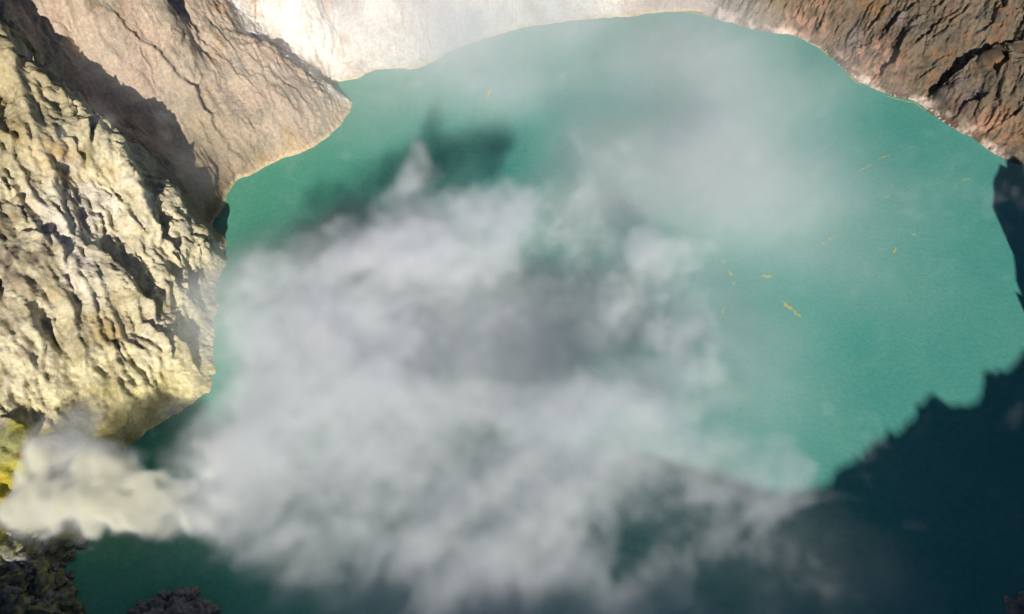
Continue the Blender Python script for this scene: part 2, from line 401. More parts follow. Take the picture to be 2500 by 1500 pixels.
# tan spur
cB = mixc(np.tile(srgb(194, 174, 152), (len(x), 1)), srgb(166, 154, 134), sstep(-0.1, 0.45, n2))
cB = mixc(cB, srgb(200, 168, 148), sstep(0.05, 0.5, n1) * 0.7)
cB = mixc(cB, srgb(184, 150, 110), sstep(0.2, 0.5, n4) * 0.6)
cB = mixc(cB, srgb(196, 160, 100), sstep(10, 1, z) * sstep(-0.2, 0.4, n4) * 0.8)
cB = mixc(cB, srgb(132, 112, 86), np.clip(near(500, 470, 10, 40) * 1.3, 0, 1) * 0.8)
cB = mixc(cB, srgb(150, 140, 112), np.clip(near(480, 300, 38, 22), 0, 1) * 0.6)
# far slope
cC = mixc(np.tile(srgb(242, 232, 220), (len(x), 1)), srgb(218, 202, 186), sstep(-0.05, 0.45, n2))
cC = mixc(cC, srgb(224, 178, 150), sstep(0.25, 0.55, n4 + 0.3 * n3) * 0.6)
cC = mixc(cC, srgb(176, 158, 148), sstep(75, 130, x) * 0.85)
cB = mixc(cB, srgb(222, 200, 160), sstep(2.2, 0.2, z + 1.6 * n3) * 0.6); cC = mixc(cC, srgb(226, 196, 150), sstep(2.4, 0.2, z + 1.6 * n3) * 0.7)
dU, dV, dW = coords(axD)
# brown wall
cD = mixc(np.tile(srgb(126, 112, 94), (len(x), 1)), srgb(100, 92, 80), sstep(-0.1, 0.4, n2))
cD = mixc(cD, srgb(144, 112, 80), sstep(0.1, 0.45, n4 + 0.2 * n3) * 0.8)
cD = mixc(cD, srgb(128, 122, 84), sstep(0.15, 0.45, n1) * 0.6)
cD = mixc(cD, srgb(140, 126, 124), sstep(0.2, 0.5, -n4 + 0.2 * n3) * 0.6)
cD = mixc(cD, srgb(180, 108, 56), sstep(0.32, 0.55, n2 * 0.6 + n4 * 0.6 + 0.2 * n3) * sstep(20, 60, z) * 0.8)
cD = mixc(cD, srgb(170, 156, 142), sstep(250, 190, x) * 0.75)
cD = cD * 0.80
mar = sstep(0.12, 0.5, fbm(dU / 40, dV / 9, dW / 12, 3, 171)); cD = mixc(cD, srgb(104, 64, 54), mar * 0.32 * sstep(190, 250, x))
pink = np.clip(near(2070, 150, 9, 22) + near(2100, 175, 8, 18) + near(1940, 70, 8, 22) + near(2390, 300, 14, 14) * 1.2, 0, 1)
cD = mixc(cD, srgb(198, 150, 124), pink * 0.75 * sstep(-0.5, 0.3, n3 + n2))
cD = mixc(cD, srgb(176, 96, 84), np.clip(near(2410, 305, 16, 10), 0, 1) * sstep(-0.3, 0.3, n3))
cD = mixc(cD, srgb(226, 204, 188), sstep(6.0, 0.5, z) * sstep(-0.15, 0.3, n2 + 0.5 * n3) * 0.85)
# dark sulphur shore
cE = mixc(np.tile(srgb(150, 150, 96), (len(x), 1)), srgb(92, 92, 84), sstep(-0.1, 0.3, n2 + 0.4 * n3))
cE = mixc(cE, srgb(176, 168, 62), sstep(-0.05, 0.4, n4 + 0.2 * n3) * sstep(85, 115, y))
cE = mixc(cE, srgb(198, 184, 70), np.clip(near(15, 1255, 13, 10) * 1.3 + near(10, 1170, 20, 9) * 0.7, 0, 1) * sstep(-0.6, 0.1, n3))
cE = mixc(cE, srgb(150, 92, 40), sstep(0.3, 0.5, n3 - 0.3 * n2) * 0.6)
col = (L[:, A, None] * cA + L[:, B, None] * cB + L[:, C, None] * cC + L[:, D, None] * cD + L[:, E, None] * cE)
grain = 1 + 0.16 * fbm(x / 1.8, y / 1.8, z / 1.8, 2, 951) + 0.10 * n3
# each block keeps its own tone
blk = L[:, A] * (rA[4] - 0.5) * 0.22 + L[:, D] * (rD[4] - 0.5) * 0.2 + L[:, B] * (rB[4] - 0.5) * 0.06 + L[:, E] * (rE[4] - 0.5) * 0.3
col = np.clip(col * (grain + blk)[:, None], 0.01, 0.9)
print("coloured", time.time() - T0)

# ------------------------------------------------------------------ materials
def nodes_of(m):
    m.use_nodes = True; nt = m.node_tree; nt.nodes.clear(); return nt, nt.nodes, nt.links
def rock_material(name, use_attr=True, base=(0.2, 0.18, 0.14), dark=(0.08, 0.07, 0.06), scale=0.5, bump=0.5):
    m = bpy.data.materials.new(name); nt, N, Lk = nodes_of(m)
    out = N.new("ShaderNodeOutputMaterial"); b = N.new("ShaderNodeBsdfPrincipled")
    b.inputs["Roughness"].default_value = 0.92; b.inputs["Specular IOR Level"].default_value = 0.2
    tc = N.new("ShaderNodeTexCoord")
    n = N.new("ShaderNodeTexNoise"); n.inputs["Scale"].default_value = scale; n.inputs["Detail"].default_value = 6; n.inputs["Roughness"].default_value = 0.65
    Lk.new(tc.outputs["Object"], n.inputs["Vector"])
    if use_attr:
        a = N.new("ShaderNodeVertexColor"); a.layer_name = "stone"
        mr = N.new("ShaderNodeMapRange"); mr.inputs[1].default_value = 0.3; mr.inputs[2].default_value = 0.7; mr.inputs[3].default_value = 0.72; mr.inputs[4].default_value = 1.22
        Lk.new(n.outputs[0], mr.inputs[0])
        mx = N.new("ShaderNodeMix"); mx.data_type = 'RGBA'; mx.blend_type = 'MULTIPLY'; mx.inputs[0].default_value = 1
        Lk.new(a.outputs[0], mx.inputs[6]); Lk.new(mr.outputs[0], mx.inputs[7])
        Lk.new(mx.outputs[2], b.inputs["Base Color"])
    else:
        r = N.new("ShaderNodeValToRGB"); r.color_ramp.elements[0].position = 0.35; r.color_ramp.elements[1].position = 0.65
        r.color_ramp.elements[0].color = (*dark, 1); r.color_ramp.elements[1].color = (*base, 1)
        Lk.new(n.outputs[0], r.inputs[0]); Lk.new(r.outputs[0], b.inputs["Base Color"])
    n2_ = N.new("ShaderNodeTexNoise"); n2_.inputs["Scale"].default_value = scale * 1.6; n2_.inputs["Detail"].default_value = 7; n2_.inputs["Roughness"].default_value = 0.7
    Lk.new(tc.outputs["Object"], n2_.inputs["Vector"])
    bp = N.new("ShaderNodeBump"); bp.inputs["Strength"].default_value = bump; bp.inputs["Distance"].default_value = 1.2
    Lk.new(n2_.outputs[0], bp.inputs["Height"]); Lk.new(bp.outputs[0], b.inputs["Normal"])
    Lk.new(b.outputs[0], out.inputs[0]); return m
M_ROCK = rock_material("volcanic_rock", bump=0.8)

# ------------------------------------------------------------------ terrain objects, one per landform
q00, q10, q11, q01 = idx[:-1, :-1], idx[:-1, 1:], idx[1:, 1:], idx[1:, :-1]
ok = (q00 >= 0) & (q10 >= 0) & (q11 >= 0) & (q01 >= 0)
quads = np.stack([q00[ok], q10[ok], q11[ok], q01[ok]], 1)
zmax = co[:, 2][quads].max(1)
quads = quads[zmax > -1.5]
reg = np.argmax(L[quads[:, 0]], 1)
NAMES = {A: ("cliff", "steep cream and yellow sulphur cliff falling to the lake on the left"),
         B: ("ridge", "tan pink rocky spur with its tip in the lake behind the yellow cliff"),
         C: ("hill", "pale misty crater slope on the far shore of the lake"),
         D: ("crater_wall", "brown and rust gullied crater wall along the far right shore"),
         E: ("shore", "yellow green sulphur ground at the foot of the cliff by the steam vent")}
for k in range(5):
    f = quads[reg == k]
    u_, inv = np.unique(f, return_inverse=True)
    f = inv.reshape(f.shape)
    me = mesh_from(NAMES[k][0], co[u_], f)
    at = me.color_attributes.new("stone", 'FLOAT_COLOR', 'POINT')
    c4 = np.ones((len(u_), 4), np.float32); c4[:, :3] = col[u_]
    at.data.foreach_set("color", c4.ravel())
    o = link(NAMES[k][0], me, M_ROCK)
    props(o, NAMES[k][1], None, None, "structure")
print("terrain faces", len(quads), time.time() - T0)

# ------------------------------------------------------------------ the near crater rim (behind and below the camera, it shades the near water)
def rim(name, label, shadow_px, dist, foot_dir, foot, back, jag, seed, spikes=()):
    """a ridge whose crest lies between the sun and the given shadow line; foot on the lake side, a long back slope"""
    w = [W(px, py, 0)[:2] for px, py in shadow_px]
    dd = [dist] * len(w) if np.isscalar(dist) else dist
    pl = [(np.array([a[0], a[1]]), d) for a, d in zip(w, dd)]
    dense, dl = [], []
    for (a, da), (b, db) in zip(pl[:-1], pl[1:]):
        n_ = max(1, int(np.linalg.norm(b - a) / 1.2))
        for i in range(n_):
            t = i / n_; dense.append(a + (b - a) * t); dl.append(da + (db - da) * t)
    dense, dl = np.array(dense), np.array(dl)
    m_ = len(dense)
    arc = np.concatenate([[0], np.cumsum(np.linalg.norm(np.diff(dense, axis=0), axis=1))])
    j = fbm(arc / 22, arc * 0 + seed, arc * 0, 5, seed, 0.7) * jag * 0.5 + np.clip(fbm(arc / 6, arc * 0 + seed, arc * 0, 3, seed + 3, 0.6), 0, 1) * jag * 0.8 * sstep(-0.1, 0.4, fbm(arc / 40, arc * 0, arc * 0, 2, seed + 8))
    j += (sstep(-0.25, 0.3, perlin(arc / 45, arc * 0, arc * 0, 9)) * fbm(arc / 13, arc * 0 + seed + 3, arc * 0, 3, seed + 5, 0.6, ridged=True) - 0.2) * jag * 0.75
    for (sa, wd, ht) in spikes:
        j += ht * np.clip(1 - np.abs(arc - sa * arc[-1]) / wd, 0, 1)
    crest = np.concatenate([dense + SUN_AZ[None] * dl[:, None], (dl * math.tan(SUN_EL))[:, None]], 1)
    crest[:, 2] += j
    fd = np.array(foot_dir) / np.linalg.norm(foot_dir)
    rows = []
    prof = [(-1.0, 0.0)] + [(-0.95 + 0.95 * i / 13, ((i + 0.6) / 13.6) ** 1.05) for i in range(13)] + [(0, 1)] + [(i / 8, 1 - 0.9 * (i / 8) ** 0.9) for i in range(1, 9)]
    for t, hh in prof:
        off = fd * (-t * foot) if t < 0 else -fd * (t * back)
        r = crest.copy(); r[:, :2] += off[None]; r[:, 2] = (crest[:, 2] + 5) * hh - 5 if t <= 0 else crest[:, 2] * hh
        if 0 < abs(t) < 1:
            r[:, 2] += fbm(r[:, 0] / 18, r[:, 1] / 18, r[:, 2] / 18, 4, seed + 7) * 7 * min(1, abs(t) * 3)
        rows.append(r)
    V = np.concatenate(rows); nr = len(rows)
    ii = np.arange(m_ - 1)
    F = np.concatenate([np.stack([r * m_ + ii, r * m_ + ii + 1, (r + 1) * m_ + ii + 1, (r + 1) * m_ + ii], 1) for r in range(nr - 1)])
    me = mesh_from(name, V, F); o = link(name, me, M_RIM)
    return props(o, label, None, None, "structure")
M_RIM = rock_material("dark_rim_rock", False, (0.20, 0.16, 0.12), (0.09, 0.075, 0.06), 0.12, 0.6)
south = [(-700, 1300), (-300, 1290), (0, 1284), (120, 1272), (230, 1215), (400, 1165), (560, 1135), (700, 1110), (900, 1085), (1200, 1070), (1450, 1080), (1640, 1115), (1780, 1160), (1880, 1184), (2000, 1166), (2075, 1125), (2130, 1068), (2190, 1030), (2225, 985), (2262, 965), (2290, 982),
         (2370, 965), (2385, 915), (2430, 890), (2473, 845), (2540, 815), (2700, 760), (3000, 700)]
rim("crater_rim", "near crater rim in its own shade, beyond the bottom of the picture", south, 370.0, (0, 1), 215.0, 240.0, 4.6, 31)
east = [(2412, 372), (2406, 384), (2409, 404), (2392, 396), (2388, 412), (2376, 440), (2378, 470), (2374, 500), (2394, 545), (2420, 590), (2428, 625), (2432, 680), (2445, 712), (2430, 706), (2446, 738), (2462, 775), (2480, 805), (2520, 850), (2600, 900), (2900, 960)]
rim("crater_wall", "shaded crater wall beyond the right edge of the picture", [(px + 22, py) for px, py in east], 190.0, (-1, 0.1), 34.0, 110.0, 1.0, 41)

# ------------------------------------------------------------------ water
M_WATER = bpy.data.materials.new("acid_lake_water")
nt, N, Lk = nodes_of(M_WATER)
out = N.new("ShaderNodeOutputMaterial"); b = N.new("ShaderNodeBsdfPrincipled")
tc = N.new("ShaderNodeTexCoord")
n = N.new("ShaderNodeTexNoise"); n.inputs["Scale"].default_value = 0.02; n.inputs["Detail"].default_value = 6; n.inputs["Roughness"].default_value = 0.6
sx_ = N.new("ShaderNodeSeparateXYZ"); Lk.new(tc.outputs["Object"], sx_.inputs[0])
ad = N.new("ShaderNodeMath"); ad.operation = 'MULTIPLY_ADD'; Lk.new(n.outputs[0], ad.inputs[0]); ad.inputs[1].default_value = 130.0; Lk.new(sx_.outputs[0], ad.inputs[2])
mr = N.new("ShaderNodeMapRange"); mr.inputs[1].default_value = -150; mr.inputs[2].default_value = 60; Lk.new(ad.outputs[0], mr.inputs[0])
r = N.new("ShaderNodeValToRGB"); r.color_ramp.elements[0].position = 0.0; r.color_ramp.elements[1].position = 1.0
r.color_ramp.elements[0].color = (0.08, 0.33, 0.20, 1); r.color_ramp.elements[1].color = (0.075, 0.325, 0.272, 1)
Lk.new(tc.outputs["Object"], n.inputs["Vector"]); Lk.new(mr.outputs[0], r.inputs[0]); gn = N.new("ShaderNodeTexNoise"); gn.inputs["Scale"].default_value = 0.35; gn.inputs["Detail"].default_value = 5; gn.inputs["Roughness"].default_value = 0.75; Lk.new(tc.outputs["Object"], gn.inputs["Vector"])
gm = N.new("ShaderNodeMapRange"); gm.inputs[1].default_value = 0.3; gm.inputs[2].default_value = 0.7; gm.inputs[3].default_value = 0.88; gm.inputs[4].default_value = 1.12; Lk.new(gn.outputs[0], gm.inputs[0])
gx_ = N.new("ShaderNodeMix"); gx_.data_type = 'RGBA'; gx_.blend_type = 'MULTIPLY'; gx_.inputs[0].default_value = 1; bn = N.new("ShaderNodeTexNoise"); bn.inputs["Scale"].default_value = 0.016; bn.inputs["Detail"].default_value = 7; bn.inputs["Roughness"].default_value = 0.6; bn.inputs["Distortion"].default_value = 1.2; Lk.new(tc.outputs["Object"], bn.inputs["Vector"])
bm_ = N.new("ShaderNodeMapRange"); bm_.inputs[1].default_value = 0.3; bm_.inputs[2].default_value = 0.7; bm_.inputs[3].default_value = 0.0; bm_.inputs[4].default_value = 0.45; Lk.new(bn.outputs[0], bm_.inputs[0])
bx = N.new("ShaderNodeMix"); bx.data_type = 'RGBA'; Lk.new(bm_.outputs[0], bx.inputs[0]); Lk.new(r.outputs[0], bx.inputs[6]); bx.inputs[7].default_value = (0.15, 0.38, 0.30, 1)
Lk.new(bx.outputs[2], gx_.inputs[6]); Lk.new(gm.outputs[0], gx_.inputs[7]); Lk.new(gx_.outputs[2], b.inputs["Base Color"])
b.inputs["Roughness"].default_value = 0.25; b.inputs["IOR"].default_value = 1.33; b.inputs["Specular IOR Level"].default_value = 0.35
rn = N.new("ShaderNodeTexNoise"); rn.inputs["Scale"].default_value = 0.55; rn.inputs["Detail"].default_value = 5
bp = N.new("ShaderNodeBump"); bp.inputs["Strength"].default_value = 0.25; bp.inputs["Distance"].default_value = 0.6
Lk.new(tc.outputs["Object"], rn.inputs["Vector"]); Lk.new(rn.outputs[0], bp.inputs["Height"]); Lk.new(bp.outputs[0], b.inputs["Normal"])
Lk.new(b.outputs[0], out.inputs[0])
me = mesh_from("water", [(-450, -150, 0), (600, -150, 0), (600, 760, 0), (-450, 760, 0)], [(0, 1, 2, 3)], False)
props(link("water", me, M_WATER), "opaque turquoise crater lake", None, None, "structure")

# ------------------------------------------------------------------ loose rocks
from mathutils import Vector, noise as mnoise
def ico(sub):
    import bmesh
    bm = bmesh.new(); bmesh.ops.create_icosphere(bm, subdivisions=sub, radius=1.0)
    v = np.array([p.co[:] for p in bm.verts]); f = np.array([[p.index for p in q_.verts] for q_ in bm.faces]); bm.free()
    return v, f
IV, IF = ico(4)
IVs, IFs = ico(2)
def rock_mesh(name, seed, lump, cut, V=IV, F=IF):
    g = np.random.default_rng(seed); v = V.copy()
    o = g.random(3) * 50
    r_ = 1 + lump * fbm(v[:, 0] * 1.1 + o[0], v[:, 1] * 1.1 + o[1], v[:, 2] * 1.1 + o[2], 4, seed, 0.55) + 0.25 * lump * fbm(v[:, 0] * 3 + o[0], v[:, 1] * 3, v[:, 2] * 3, 3, seed + 4, 0.6, ridged=True)
    v = v * r_[:, None]
    for _ in range(cut):       # broken faces
        n_ = g.normal(size=3); n_ /= np.linalg.norm(n_); h = 0.62 + 0.25 * g.random()
        over = v @ n_ - h; v -= np.clip(over, 0, None)[:, None] * n_[None] * 0.85
    return mesh_from(name, v, F, cut == 0)
def boulder_material(name, base, dark, moss, amount):
    m = rock_material(name, False, base, dark, 0.9, 0.7); nt = m.node_tree; N = nt.nodes; Lk = nt.links
    b_ = [q_ for q_ in N if q_.type == 'BSDF_PRINCIPLED'][0]; src = b_.inputs["Base Color"].links[0].from_socket
    tc_ = N.new("ShaderNodeTexCoord"); n_ = N.new("ShaderNodeTexNoise"); n_.inputs["Scale"].default_value = 1.7; n_.inputs["Detail"].default_value = 4
    Lk.new(tc_.outputs["Object"], n_.inputs["Vector"])
    mr_ = N.new("ShaderNodeMapRange"); mr_.inputs[1].default_value = 0.5; mr_.inputs[2].default_value = 0.68; mr_.inputs[4].default_value = amount; Lk.new(n_.outputs[0], mr_.inputs[0])
    mx_ = N.new("ShaderNodeMix"); mx_.data_type = 'RGBA'; Lk.new(mr_.outputs[0], mx_.inputs[0]); Lk.new(src, mx_.inputs[6]); mx_.inputs[7].default_value = (*moss, 1)
    Lk.new(mx_.outputs[2], b_.inputs["Base Color"]); return m
M_BOULD = boulder_material("sulphur_stained_rock", (0.34, 0.34, 0.24), (0.09, 0.09, 0.08), (0.36, 0.34, 0.06), 0.9)
M_GREY = boulder_material("grey_rock", (0.34, 0.33, 0.31), (0.13, 0.12, 0.11), (0.30, 0.24, 0.12), 0.35)
M_PALE = boulder_material("pale_shore_rock", (0.60, 0.52, 0.45), (0.40, 0.33, 0.28), (0.55, 0.42, 0.30), 0.6)
bould = [rock_mesh("boulder", 600 + k, 0.95, 0) for k in range(8)]
stone = [rock_mesh("shore_stone", 700 + k, 0.35, 4, IVs, IFs) for k in range(6)]
for me in bould: me.materials.append(M_BOULD)
grey = []
for me in bould[:4]:
    c = me.copy(); c.materials.clear(); c.materials.append(M_GREY); grey.append(c)
for me in stone: me.materials.append(M_PALE)
G = random.Random(11)
def ground(x_, y_): return float(sample(H, np.array([x_]), np.array([y_]))[0])
def place(meshes, name, px, py, r_, label, cat, group, sink=0.25, flat=0.75):
    z_ = 0.0
    for _ in range(8):
        w = W(px, py, z_); z_ = max(0.0, ground(w[0], w[1]))
    gz = ground(w[0], w[1])
    if name == 'shore_stone' and not (-0.4 < gz < 3.0 and abs(gz - z_) < 1.5): return None
    o = link(name, G.choice(meshes))
    o.location = (w[0], w[1], z_ + r_ * flat * (1 - 2 * sink) * 0.5)
    o.scale = (r_ * G.uniform(0.75, 1.35), r_ * G.uniform(0.75, 1.35), r_ * flat * G.uniform(0.8, 1.25))
    o.rotation_euler = (G.uniform(-0.3, 0.3), G.uniform(-0.3, 0.3), G.uniform(0, 6.28))
    return props(o, label, cat, group)
# shaded heap at the bottom left corner
spots = [(18, 1330, 4.5), (60, 1320, 4), (95, 1345, 5), (130, 1330, 3.5), (40, 1370, 5.5), (85, 1385, 5), (130, 1375, 4.5), (15, 1400, 5), (55, 1420, 5.5), (105, 1420, 6), (148, 1408, 4.5), (20, 1450, 6), (65, 1465, 6), (110, 1460, 5.5), (150, 1455, 5), (185, 1470, 4),
         (40, 1490, 6), (95, 1495, 6), (150, 1495, 5), (190, 1500, 4), (5, 1360, 4), (170, 1385, 2.5), (120, 1300, 3), (75, 1298, 3), (30, 1300, 3), (165, 1345, 2.5), (180, 1430, 2.5), (140, 1435, 3), (85, 1440, 3), (30, 1425, 3), (118, 1396, 3), (60, 1345, 3), (110, 1365, 2.5), (20, 1475, 3), (130, 1478, 3), (170, 1315, 2), (200, 1310, 2), (150, 1362, 2)]
for px, py, r_ in spots:
    r_ *= G.choice((0.55, 0.8, 1.0, 1.25))
    g_ = G.random() < 0.3
    px += G.uniform(-6, 6); py += G.uniform(-6, 6)
    where = "at the water's edge of the shaded heap, lower left" if px > 145 else "along the top of the shaded heap, just below the yellow ground" if py < 1345 else "in the bottom left corner of the shaded heap" if px < 50 and py > 1430 else "in the middle of the shaded heap, lower left"
    size_ = "big" if r_ > 5 else "small" if r_ < 2.6 else "mid-sized"
    place(grey if g_ else bould, "boulder", px, py, r_ * 0.8, f"{size_} {'plain grey' if g_ else 'yellow stained'} boulder {where}", "boulder", "shaded boulders on the lower left shore")
# grey outcrop in the water at the bottom edge
for px, py, r_ in [(350, 1478, 4), (380, 1462, 3.5), (405, 1445, 3.5), (432, 1448, 4), (462, 1446, 4), (420, 1472, 5), (455, 1475, 5.5), (490, 1470, 3.5), (385, 1490, 5), (340, 1495, 4), (500, 1488, 4), (450, 1500, 6), (410, 1505, 6), (475, 1459, 2.5), (445, 1434, 2.4), (470, 1432, 2.2), (365, 1470, 2), (515, 1480, 2.5)]:
    place(grey, "boulder", px, py, r_ * 0.85, "grey lumpy boulder " + ("at the left end" if px < 388 else "at the right end" if px > 485 else "on the upper rim" if py < 1452 else "low in the middle") + " of the dark outcrop at the bottom edge", "boulder", "grey boulders of the outcrop at the bottom edge", 0.1, 0.95)
for px, py, r_, lb in [(2452, 1474, 3.2, "dark low rock at the bottom right corner, left one of two"), (2474, 1458, 3.6, "dark taller rock at the bottom right corner, right one of two")]:
    place(grey, "boulder", px, py, r_, lb, "boulder", None, 0.1, 0.7)
# pale stones along the foot of the brown wall and the far shore
edge = [(1722, 45), (1770, 55), (1800, 66), (1850, 78), (1905, 82), (1945, 96), (1990, 122), (2010, 140), (2060, 188), (2100, 208), (2130, 222), (2180, 238), (2215, 244), (2240, 268), (2300, 308), (2350, 332), (2390, 362), (2410, 375)]
for k in range(120):
    i = G.randrange(4, len(edge) - 1) if k % 6 else G.randrange(0, len(edge) - 1)
    t_ = G.random(); px = edge[i][0] * (1 - t_) + edge[i + 1][0] * t_; py = edge[i][1] * (1 - t_) + edge[i + 1][1] * t_
    r_ = 0.5 + 1.3 * G.random() ** 3
    place(stone, "shore_stone", px + G.uniform(0, 9), py - G.uniform(-1, 9), r_, ("larger" if r_ > 1.0 else "small") + " pale angular stone on the waterline " + ("near the dark notch at the top" if px < 1850 else "below the pink rock patch" if px < 2120 else "near the mouth of the big dark gully" if px < 2290 else "beside the red rock near the shaded corner"), "stone", "pale stones along the foot of the brown wall", 0.2, 0.8)
edge2 = [(515, 905), (500, 945), (470, 965), (430, 995), (400, 1012)]
for k in range(26):
    i = G.randrange(0, len(edge2) - 1); t_ = G.random(); px = edge2[i][0] * (1 - t_) + edge2[i + 1][0] * t_; py = edge2[i][1] * (1 - t_) + edge2[i + 1][1] * t_
    place(stone, "shore_stone", px - G.uniform(0, 12), py - G.uniform(-2, 8), 0.4 + 0.9 * G.random() ** 2, "small pale stone at the foot of the yellow cliff by the water", "stone", "stones at the foot of the yellow cliff", 0.2, 0.8)

# ------------------------------------------------------------------ sulphur slicks on the water
M_SLICK = bpy.data.materials.new("floating_sulphur"); nt, N, Lk = nodes_of(M_SLICK)
out = N.new("ShaderNodeOutputMaterial"); b = N.new("ShaderNodeBsdfPrincipled"); b.inputs["Roughness"].default_value = 0.8
tc = N.new("ShaderNodeTexCoord"); n = N.new("ShaderNodeTexNoise"); n.inputs["Scale"].default_value = 0.6; n.inputs["Detail"].default_value = 4
r = N.new("ShaderNodeValToRGB"); r.color_ramp.elements[0].position = 0.35; r.color_ramp.elements[1].position = 0.65
r.color_ramp.elements[0].color = (0.30, 0.38, 0.10, 1); r.color_ramp.elements[1].color = (0.54, 0.46, 0.09, 1)
Lk.new(tc.outputs["Object"], n.inputs["Vector"]); Lk.new(n.outputs[0], r.inputs[0]); Lk.new(r.outputs[0], b.inputs["Base Color"]); Lk.new(b.outputs[0], out.inputs[0])
SL_COUNT = [0]
def slick(path, width, label, group=None, zz=0.03):
    """a thin crust of sulphur afloat: a ragged ribbon along a path of picture points"""
    SL_COUNT[0] += 1; sd_ = SL_COUNT[0]
    w = np.array([W(px, py, 0)[:2] for px, py in path])
    seg = np.concatenate([[0], np.cumsum(np.linalg.norm(np.diff(w, axis=0), axis=1))])
    m_ = max(10, int(seg[-1] / 0.5)); t_ = np.linspace(0, seg[-1], m_)
    p_ = np.stack([np.interp(t_, seg, w[:, 0]), np.interp(t_, seg, w[:, 1])], 1)
    p_ += np.stack([perlin(t_ / 4, t_ * 0 + sd_, t_ * 0, 5), perlin(t_ / 4, t_ * 0 + sd_, t_ * 0 + 9, 6)], 1) * width * 0.5
    tg = np.gradient(p_, axis=0); tg /= np.linalg.norm(tg, axis=1)[:, None] + 1e-6; nr = np.stack([-tg[:, 1], tg[:, 0]], 1)
    e_ = np.clip(np.minimum(t_, seg[-1] - t_) / (0.3 * seg[-1]), 0.05, 1)
    width *= 1.5
    hl = width * e_ * np.clip(0.5 + 0.9 * perlin(t_ / 2.2, t_ * 0 + sd_, t_ * 0, 7), 0.08, 1.2); hr = width * e_ * np.clip(0.5 + 0.9 * perlin(t_ / 2.2, t_ * 0 + sd_, t_ * 0 + 5, 8), 0.08, 1.2)
    a_ = p_ + nr * hl[:, None]; c_ = p_ - nr * hr[:, None]; org = p_.mean(0)
    V = np.concatenate([np.c_[a_ - org, np.zeros(m_)], np.c_[c_ - org, np.zeros(m_)], np.c_[a_ - org, np.full(m_, -0.02)], np.c_[c_ - org, np.full(m_, -0.02)]])
    k = np.arange(m_ - 1)
    F = np.concatenate([np.stack([k, m_ + k, m_ + k + 1, k + 1], 1), np.stack([k, k + 1, 2 * m_ + k + 1, 2 * m_ + k], 1), np.stack([m_ + k + 1, m_ + k, 3 * m_ + k, 3 * m_ + k + 1], 1)])
    o = link("sulphur_slick", mesh_from("sulphur_slick", V, F, False), M_SLICK); o.location = (org[0], org[1], zz)
    return props(o, label, "slick", group)
slick([(1176, 242), (1180, 230), (1186, 212)], 1.5, "lone yellow sulphur streak on the water near the far shore, apart from all others")
slick([(1838, 666), (1852, 668), (1868, 668)], 1.4, "long orange yellow streak lying level on the water right of the steam")
slick([(1890, 728), (1905, 742), (1918, 752)], 1.3, "slanting yellow streak just below the long level one")
slick([(1914, 748), (1926, 760), (1938, 768)], 1.0, "pale yellow tail end below the slanting streak")
for pth, wd_, lb in [([(2198, 563), (2212, 568)], 1.2, "roundish yellow fleck on the water halfway to the shaded right edge"), ([(2158, 612), (2164, 598)], 1.0, "upright yellow fleck just below and left of the roundish one"),
                 ([(1760, 652), (1768, 668)], 1.0, "short upright yellow fleck at the left end of the long level streak"), ([(1742, 758), (1750, 742)], 0.8, "yellow fleck beside the right edge of the steam, lowest of all the flecks"),
                 ([(1888, 455), (1900, 449)], 0.8, "orange fleck on the water under the edge of the mist veil"), ([(2072, 414), (2110, 396)], 0.5, "thin faint streak, longest of those in the upper right water"),
                 ([(2120, 384), (2150, 374)], 0.5, "thin faint streak nearest the brown wall in the upper right water"), ([(2000, 580), (2012, 572)], 0.6, "tiny yellow fleck, right one of a pair in mid water"),
                 ([(1744, 636), (1752, 628)], 0.6, "tiny yellow fleck just above the short upright one by the steam"), ([(2320, 438), (2345, 430)], 0.5, "thin yellow streak close to the shaded water on the right"),
                 ([(1700, 560), (1712, 552)], 0.5, "tiny yellow fleck at the right edge of the steam, below the mist"), ([(1985, 590), (1992, 584)], 0.5, "tiny yellow fleck, left one of a pair in mid water"),
                 ([(2138, 480), (2148, 470)], 0.5, "tiny faint fleck alone below the thin upper right streaks"), ([(1770, 690), (1776, 680)], 0.5, "tiny yellow fleck just below the short upright one")]:
    slick(pth, wd_, lb, "small sulphur flecks on the lake")
slick([(1640, 29), (1670, 31), (1695, 35), (1716, 46)], 1.6, "yellow sulphur line along the far shore at the foot of the dark notch")
slick([(1945, 98), (1975, 114), (1998, 132), (2020, 152)], 0.9, "thin yellow sulphur line along the pink part of the right shore")
slick([(2050, 184), (2066, 198), (2085, 208)], 0.9, "short yellow sulphur line against the shore between the two long ones")
slick([(2130, 229), (2170, 241), (2212, 250), (2236, 270)], 0.8, "yellow sulphur line below the big dark gully on the right shore")

# ------------------------------------------------------------------ steam
def spline_weights(n_, cells, off):
    """cubic B-spline weights of n_ samples over a lattice with the given number of cells"""
    t = np.linspace(0, cells, n_) + off
    i = np.floor(t).astype(int); f = t - i
    w = np.zeros((n_, int(cells) + 5), np.float32)
    r_ = np.arange(n_)
    w[r_, i] += (1 - f) ** 3 / 6; w[r_, i + 1] += (3 * f ** 3 - 6 * f ** 2 + 4) / 6
    w[r_, i + 2] += (-3 * f ** 3 + 3 * f ** 2 + 3 * f + 1) / 6; w[r_, i + 3] += f ** 3 / 6
    return w
def vnoise(shape, size, wave, seed):
    """smooth noise of the given wavelength in metres over a box of the given size, about -1..1"""
    g = np.random.default_rng(seed)
    ws = [spline_weights(n_, max(1.0, L_ / wave), g.random()) for n_, L_ in zip(shape, size)]
    R = g.normal(size=[w.shape[1] for w in ws]).astype(np.float32)
    o = np.tensordot(ws[0], R, (1, 0)); o = np.tensordot(ws[1], o, (1, 1)); o = np.tensordot(ws[2], o, (1, 2))
    return np.ascontiguousarray(o.transpose(2, 1, 0)) * 1.5     # x, y, z
